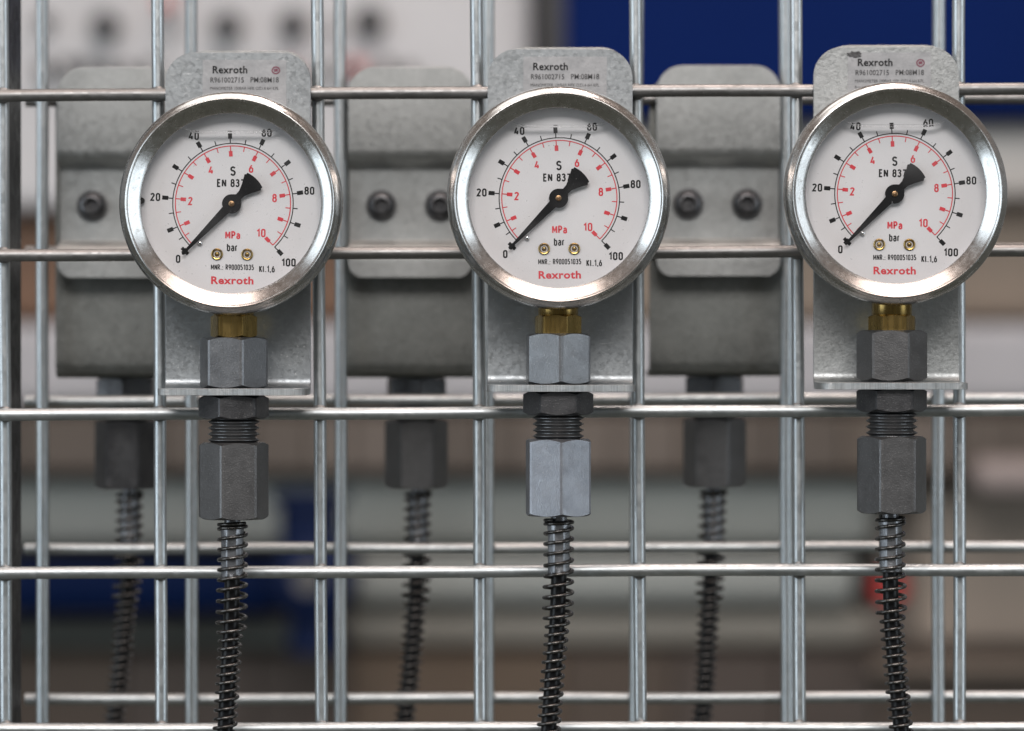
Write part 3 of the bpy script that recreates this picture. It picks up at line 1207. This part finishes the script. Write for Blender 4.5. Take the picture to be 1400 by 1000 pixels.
def make_gauge(x, z, yaw, label, dot, brass_rot, level=0.0, spin=0.0):
    t = thing('pressure_gauge', label, 'pressure gauge', (x, 0, z - 41), yaw, 'liquid filled pressure gauges in a row')
    h = 41
    V, F = lathe([(0.02, -7.6), (29.0, -7.6), (31.0, -9.0), (31.6, -11), (31.6, -19), (0.02, -19)], 'Y', 96, cap=False)
    link('gauge_case', cached('case', lambda: mesh_from('gauge_case', V, F, 40, M['case'])), t, (0, 0, h))
    V, F = lathe(BEZEL, 'Y', 192, closed=True)
    link('bezel', cached('bezel', lambda: mesh_from('bezel', V, F, 32, M['bezel'])), t, (0, 0, h), (0, 0, 0))
    # dial with its printing and screws
    V, F = lathe([(0.02, YD), (29.2, YD), (29.2, YD + 0.8), (0.02, YD + 0.8)], 'Y', 96, cap=False)
    d = link('dial', cached('dial', lambda: mesh_from('dial', V, F, 40, M['dial'])), t, (0, 0, h))
    d.rotation_euler = (0, rad(spin), 0)
    yp = YD - 0.04
    link('black_scale', cached('bs', black_scale), d, (0, yp, 0))
    link('red_scale', cached('rs', red_scale), d, (0, yp - 0.01, 0))
    link('black_lettering', cached('bl', black_letters), d, (0, yp, 0))
    link('red_lettering', cached('rl', red_letters), d, (0, yp, 0))
    link('maker_lettering', cached('ml', maker_letters), d, (0, yp, 0))
    for sx in (-50, 53):
        cx, cz = at(sx, 172)
        V, F = lathe([(1.85, 0), (1.8, -0.35), (1.55, -0.5), (1.25, -0.42), (0.95, 0.2), (0.6, -0.25), (0.02, -0.35)], 'Y', 28, cap=False)
        link('dial_screw', cached('ds', lambda: mesh_from('dial_screw', V, F, 40, M['brass'])), d, (cx, YD, cz))
    cx, cz = at(-108, 134)
    V, F = lathe([(0.65, 0), (0.65, -0.9), (0.45, -1.1), (0.02, -1.15)], 'Y', 20, cap=False)
    link('stop_pin', cached('sp', lambda: mesh_from('stop_pin', V, F, 40, M['stop'])), d, (cx, YD, cz))
    p = link('pointer', cached('pt', pointer_mesh), t, (0, -27.6, h), bevel=0.08)
    V, F = lathe([(0.9, 0.2), (0.9, -0.3), (0.5, -0.45), (0.42, -0.25), (0.02, -0.3)], 'Y', 20, cap=False)
    link('pointer_pin', cached('pp', lambda: mesh_from('pointer_pin', V, F, 40, M['pin'])), p, (0, -0.25, 0))
    V, F = lathe([(0.5, 1.6), (0.5, 0)], 'Y', 16)
    link('pointer_arbor', cached('pa', lambda: mesh_from('pointer_arbor', V, F, 40, M['pin'])), p, (0, 0.1, 0))
    link('liquid_meniscus', cached('mn', meniscus_mesh), t, (0, 0, h + level))
    V, F = lathe([(0.02, -30.5), (28.9, -30.5), (28.9, -29.7), (0.02, -29.7)], 'Y', 96, cap=False)
    link('window_glass', cached('wg', lambda: mesh_from('window_glass', V, F, 40, M['glass'])), t, (0, 0, h))
    # inner wall of the case round the dial
    V, F = lathe([(29.3, -30.3), (30.5, -30.3), (30.5, -18.9), (29.3, -18.9)], 'Y', 96, closed=True)
    link('inner_ring', cached('ir', lambda: mesh_from('inner_ring', V, F, 40, M['dial'])), t, (0, 0, h))
    if dot:
        V, F = lathe([(1.0, 0), (1.0, -1.6), (0.7, -1.9), (0.02, -1.9)], 'Y', 20, cap=False)
        link('vent_plug', mesh_from('vent_plug', V, F, 40, M['pointer']), t, (-27.6, YD, h + 1.0))
    # brass connection
    zc = 8.6 - z + h
    top = -31.0 + h
    link('brass_hexagon', hexmesh('brass_hexagon', (12.7, zc, zc + 6.9, rad(brass_rot)), M['brass']), t, (0, -20, 0))
    V, F = lathe([(0.02, zc + 6.8), (6.0, zc + 6.8), (6.2, zc + 7.1), (6.2, top), (0.02, top)], 'Z', 48, cap=False)
    link('brass_neck', mesh_from('brass_neck', V, F, 40, M['brass']), t, (0, -20, 0))
    return t


# ------------------------------------------------------------------ the three near assemblies
X = [-85.5, 14.2, 116.7]
DZ = [0.0, 1.2, 2.2]
GZ = [49.3, 51.0, 52.3]
rack = 'gauge assemblies on the near mesh'
B1 = make_bracket(-85.4, 0, DZ[0], False, 'galvanised bracket behind the left gauge, its sticker faded at the R', 'near mounting brackets', 'plate')
B2 = make_bracket(15.0, 0, DZ[1] - .1, False, 'galvanised bracket behind the middle gauge, scratched at its upper left corner', 'near mounting brackets', 'plate')
B3 = make_bracket(116.8, 0, DZ[2] - .4, False, 'coarse grained galvanised bracket behind the right gauge, dark residue on its sticker', 'near mounting brackets', 'plate_rough', rad(-1.0))
sticker(B1, 2.0, 95.3, 26.0, 14.5, False, True)
sticker(B2, 1.5, 95.2, 26.0, 14.5, False, False)
sticker(B3, 0.9, 95.8, 25.8, 15.0, False, True)
smudge(B3, -9.8, 95.2, 5.2, 2.3)
gl = ['left pressure gauge, the one with a black dot at the dial edge beside 20',
      'pressure gauge in the middle, between the left and right gauges',
      'pressure gauge on the right, its bubble line crossing the 40 but leaving the 60 clear']
for i in range(3):
    g = make_gauge(X[i], GZ[i], rad(0), gl[i], i == 0, (25, 20, 30)[i], (0, 0.1, -1.1)[i], (0.5, -0.3, 0.2)[i])
wh = ['left', 'middle', 'right']
mats = [('nut_mid', 'nut_dark'), ('nut_mid', 'nut_dark'), ('nut', 'nut_dark')]
for i, (au, al) in enumerate(((-18, 18), (-4, 30), (-20, 31))):
    make_fitting(X[i], 0, DZ[i], False, -au, -al,
                 'steel bulkhead fitting with locknut through the bracket shelf under the %s gauge' % wh[i],
                 'bulkhead fittings under the gauges', mats[i])
KEYS = [[(-48, -.45), (-66, -.45), (-80, -.9), (-92, -1.6), (-103, -2.2), (-114, -2.9), (-130, -4.4), (-160, -8)],
        [(-48, .2), (-66, .2), (-77, -.2), (-87, -.8), (-96, -1.7), (-105, -2.4), (-114, -3.2), (-130, -5), (-160, -9)],
        [(-48, -.4), (-68, -.4), (-82, .1), (-93, 1.0), (-104, 2.0), (-114, 3.0), (-130, 5.2), (-160, 10)]]
hl = ['black hose in a steel spring under the left gauge, drifting left',
      'black hose in a steel spring under the middle gauge, with pale coupling nut',
      'black hose in a steel spring under the right gauge, bending right']
for i, (ac, mat, ph) in enumerate(((15, 'nut', 0.4), (-6, 'nut_light', 2.1), (24, 'nut', 4.0))):
    make_hose(X[i], 0, DZ[i] * 0.85, False, -ac, KEYS[i], hl[i], 'spring guarded hoses under the gauges', mat, ph, (-81, -78, -78)[i])

# ------------------------------------------------------------------ the three far assemblies on the rear mesh, seen from behind
XB = [-130.6, -33.9, 68.7]
bl = ['blurred bracket seen from behind on the rear mesh, leftmost, between left edge and left gauge',
      'blurred bracket seen from behind on the rear mesh, between the left and middle gauges',
      'blurred bracket seen from behind on the rear mesh, between the middle and right gauges']
fl = ['dark locknut and stud under the leftmost rear bracket',
      'dark locknut and stud under the rear bracket between left and middle gauges',
      'dark locknut and stud under the rear bracket between middle and right gauges']
hl = ['blurred spring guarded hose under the leftmost rear bracket, leaning left',
      'blurred spring guarded hose behind the mesh between the left and middle gauges',
      'blurred spring guarded hose behind the mesh between the middle and right gauges']
KB = [[(-48, 1.2), (-70, .8), (-85, 0), (-100, -1.2), (-115, -2.8), (-130, -4.8), (-160, -9)],
      [(-48, .5), (-70, .2), (-85, -.3), (-100, -1.4), (-115, -2.8), (-130, -5), (-160, -10)],
      [(-48, -.4), (-70, -1.2), (-85, -1.8), (-100, -2.6), (-115, -3.4), (-130, -5), (-160, -9)]]
for i in range(3):
    dz = 4.9 + (0, 0.1, 0.6)[i]
    make_bracket(XB[i], 66, dz, True, bl[i], 'rear mounting brackets', 'plate_shaded')
    make_fitting(XB[i] + (-1.4, 1.2, .6)[i], 66 + 5, dz, True, 0, (0, 10, -8)[i], fl[i], 'rear bulkhead fittings', ('nut', 'nut_dark'))
    make_hose(XB[i] + (-1.4, 1.2, .6)[i], 66 + 5, dz, True, (28, -26, 20)[i], KB[i], hl[i], 'rear spring guarded hoses',
              ('nut_dark', 'nut', 'nut')[i], 1.0 + i, -84)


# ------------------------------------------------------------------ the blurred workshop behind
def bgbox(name, label, cat, x0, x1, y0, y1, depth, thick, col, rough=0.6, metal=0, parts=()):
    xa, za = px(x0, y1, depth)
    xb, zb = px(x1, y0, depth)
    t = thing(name, label, cat, ((xa + xb) / 2, depth, za))
    w, h = (xb - xa) / 2, zb - za
    V, F = box(-w, w, 0, thick, 0, h)
    m = simple(name + '_paint', col, rough, metal, 0.05, 8, 0.05, spec=0.06)
    link('body', mesh_from('body', V, F, None, m), t, bevel=9)
    return t, w, h, (xa + xb) / 2, za


def knob(parent, x, z, r, mat, name='knob'):
    r *= 1.02
    V, F = lathe([(r, 0), (r, -14), (r * 0.8, -18), (0.1, -18)], 'Y', 24, cap=False)
    link(name, mesh_from(name, V, F, 40, mat), parent, (x, 0, z))


dark = simple('dark_plastic', (0.02, 0.02, 0.022), 0.4)
D = 1150
t, w, h, cx, za = bgbox('control_cabinet', 'out of focus white control panel with rows of dark knobs at upper left', 'control panel',
                        -260, 728, -330, 285, D, 300, (0.54, 0.545, 0.56))
K = 2.25 / 4.36
for kx, ky, r in ((60, 28, 5), (143, 34, 9), (310, 34, 9), (400, 32, 9), (505, 28, 10), (60, 96, 5), (120, 92, 5), (175, 96, 4), (300, 92, 5), (470, 92, 4), (560, 96, 4), (92, 90, 5), (148, 97, 5), (205, 90, 4), (335, 97, 4), (372, 90, 4), (435, 97, 4), (530, 92, 5), (230, 36, 3), (455, 36, 3)):
    x_, z_ = px(kx, ky, D - 10)
    knob(t, x_ - cx, z_ - za, r, dark)
for kx, ky in ((225, 5), (395, 98), (488, 92)):
    x_, z_ = px(kx, ky, D - 10)
    knob(t, x_ - cx, z_ - za, 5, simple('red_plastic', (0.55, 0.08, 0.06), 0.4), 'red_button')

t, w, h, cx, za = bgbox('blue_cabinet', 'out of focus deep blue cabinet filling the upper right', 'cabinet',
                        752, 1760, -330, 158, D - 30, 300, (0.001, 0.012, 0.088), 0.6)
V, F = box(-w - 6, -w + 9, -4, -1, 0, h)
link('dark_edge', mesh_from('dark_edge', V, F, None, dark), t)
bgbox('light_panel', 'out of focus pale beige panel right of the gauges, below the blue cabinet', 'panel', 860, 1760, 166, 268, D + 10, 200, (0.60, 0.57, 0.54))
bgbox('brown_carton', 'blurred brown board behind the right gauge, above the pale shelf', 'board', 700, 1760, 272, 438, D + 60, 60, (0.26, 0.215, 0.175))
bgbox('brown_carton', 'blurred rust brown board low behind the left gauge, above the pale shelf', 'board', -200, 690, 290, 438, D + 40, 60, (0.19, 0.12, 0.085))
bgbox('pale_shelf', 'blurred pale grey shelf edge running across behind both meshes', 'shelf', -300, 1800, 444, 556, D - 20, 420, (0.40, 0.40, 0.42), 0.5)
def boards(t, w, h, seed, cols, lo, hi, name='board'):
    rnd = random.Random(seed)
    mats = [simple('board_tone', c, 0.7, 0, 0.08, 10, 0.05, spec=0.2) for c in cols]
    x = -w
    while x < w - 8:
        bw = rnd.uniform(lo, hi)
        x1 = min(w, x + bw)
        V, F = box(x + 0.8, x1 - 0.8, -6 - rnd.uniform(0, 4), -0.5, 2, h - 2)
        link(name, mesh_from(name, V, F, None, rnd.choice(mats)), t, bevel=1.5)
        x = x1


t, w, h, cx, za = bgbox('slatted_front', 'blurred brown slatted wooden front just below the pale shelf', 'slatted front', -300, 1800, 564, 648, D - 18, 60, (0.10, 0.08, 0.065))
boards(t, w, h, 4, [(0.125, 0.105, 0.088), (0.165, 0.115, 0.082), (0.105, 0.09, 0.078), (0.14, 0.12, 0.105)], 25, 70)
bgbox('grey_duct', 'blurred upper grey green duct crossing behind the coupling nuts', 'duct', -300, 1195, 654, 748, D, 160, (0.245, 0.262, 0.25), 0.5)
bgbox('grey_duct', 'blurred lower grey duct crossing behind the hoses, above a beige rail', 'duct', 480, 1172, 762, 826, D - 10, 160, (0.29, 0.31, 0.30), 0.5)
bgbox('beige_rail', 'blurred beige rail just below the lower grey duct', 'rail', 470, 1196, 836, 884, D + 10, 160, (0.27, 0.255, 0.225), 0.5)
bgbox('grey_cable_tray', 'narrow blurred beige strip above the dark plinth at lower right', 'cable tray', 1190, 1800, 908, 922, D - 12, 30, (0.20, 0.17, 0.145), 0.5)
bgbox('grey_tray', 'blurred dim grey tray at lower left under the blue beam', 'tray', -300, 470, 852, 886, D - 10, 120, (0.15, 0.16, 0.15), 0.5)
bgbox('tan_crate', 'blurred taupe crate at lower right beyond the red knob', 'crate', 1250, 1800, 655, 884, D + 30, 160, (0.31, 0.265, 0.225))
bgbox('grey_post', 'blurred warm grey post beside the red knob at lower right', 'post', 1190, 1262, 640, 890, D + 60, 60, (0.26, 0.235, 0.215))
bgbox('pale_carton', 'small blurred pinkish pale carton at the right edge below the shelf', 'carton', 1335, 1460, 628, 676, D - 60, 60, (0.30, 0.26, 0.25))
t, w, h, cx, za = bgbox('dark_plinth', 'blurred dark brown boarded plinth along the bottom of the picture', 'plinth', -400, 1900, 890, 1150, D + 20, 160, (0.085, 0.068, 0.056))
boards(t, w, h, 9, [(0.085, 0.068, 0.056), (0.105, 0.08, 0.06), (0.075, 0.062, 0.055)], 60, 150)
bgbox('blue_beam', 'blurred blue painted beam at lower left behind the hose', 'beam', -300, 394, 774, 842, D - 60, 60, (0.001, 0.007, 0.036), 0.6)
bgbox('dark_wall', 'blurred dark wall seen through the gaps between cabinet, shelf and ducts', 'wall', -600, 2000, -500, 1500, D + 330, 40, (0.10, 0.09, 0.085))  # plain dark brown wall closing off the background

# round blue valve body
x_, z_ = px(432, 778, D - 90)
t = thing('valve_body', 'blurred round blue valve body below the left gauge, beside its hose', 'valve', (x_, D - 90, z_ - 60))
V, F = lathe([(0.1, -30), (16, -30), (24, -26), (27, -18), (27, 30), (0.1, 30)], 'Y', 40, cap=False)
blue = simple('valve_blue', (0.001, 0.008, 0.042), 0.6, spec=0.2)
link('body', mesh_from('body', V, F, 40, blue), t, (0, 0, 55))
V, F = lathe([(0.1, 60), (20, 60), (20, 100), (25, 102), (25, 110), (0.1, 110)], 'Z', 32, cap=False)
link('bonnet', mesh_from('bonnet', V, F, 40, blue), t, (-4, 0, 0))
V, F = lathe([(0.1, 6), (18, 6), (18, 40), (0.1, 40)], 'Z', 32, cap=False)
link('lower_port', mesh_from('lower_port', V, F, 40, blue), t)
V, F = lathe([(0.1, -34), (9, -34), (9, -29), (0.1, -29)], 'Y', 24, cap=False)
link('cover_plate', mesh_from('cover_plate', V, F, 40, simple('cover_grey', (0.10, 0.10, 0.10), 0.5)), t, (-3, 0, 55))

x_, z_ = px(1215, 805, D - 100)
t = thing('red_valve_knob', 'blurred red round knob behind the hose of the right gauge', 'knob', (x_, D - 100, z_ - 11))
redm = simple('red_paint', (0.36, 0.03, 0.028), 0.5)
V, F = lathe([(0.1, -10), (9, -10), (12, -6), (12, 4), (7, 6), (7, 20), (0.1, 20)], 'Y', 32, cap=False)
link('grip', mesh_from('grip', V, F, 40, redm), t, (0, 0, 11))
V, F = lathe([(0.1, 20), (3, 20), (3, 95), (0.1, 95)], 'Y', 20, cap=False)
link('spindle', mesh_from('spindle', V, F, 40, M['nut']), t, (0, 0, 11))
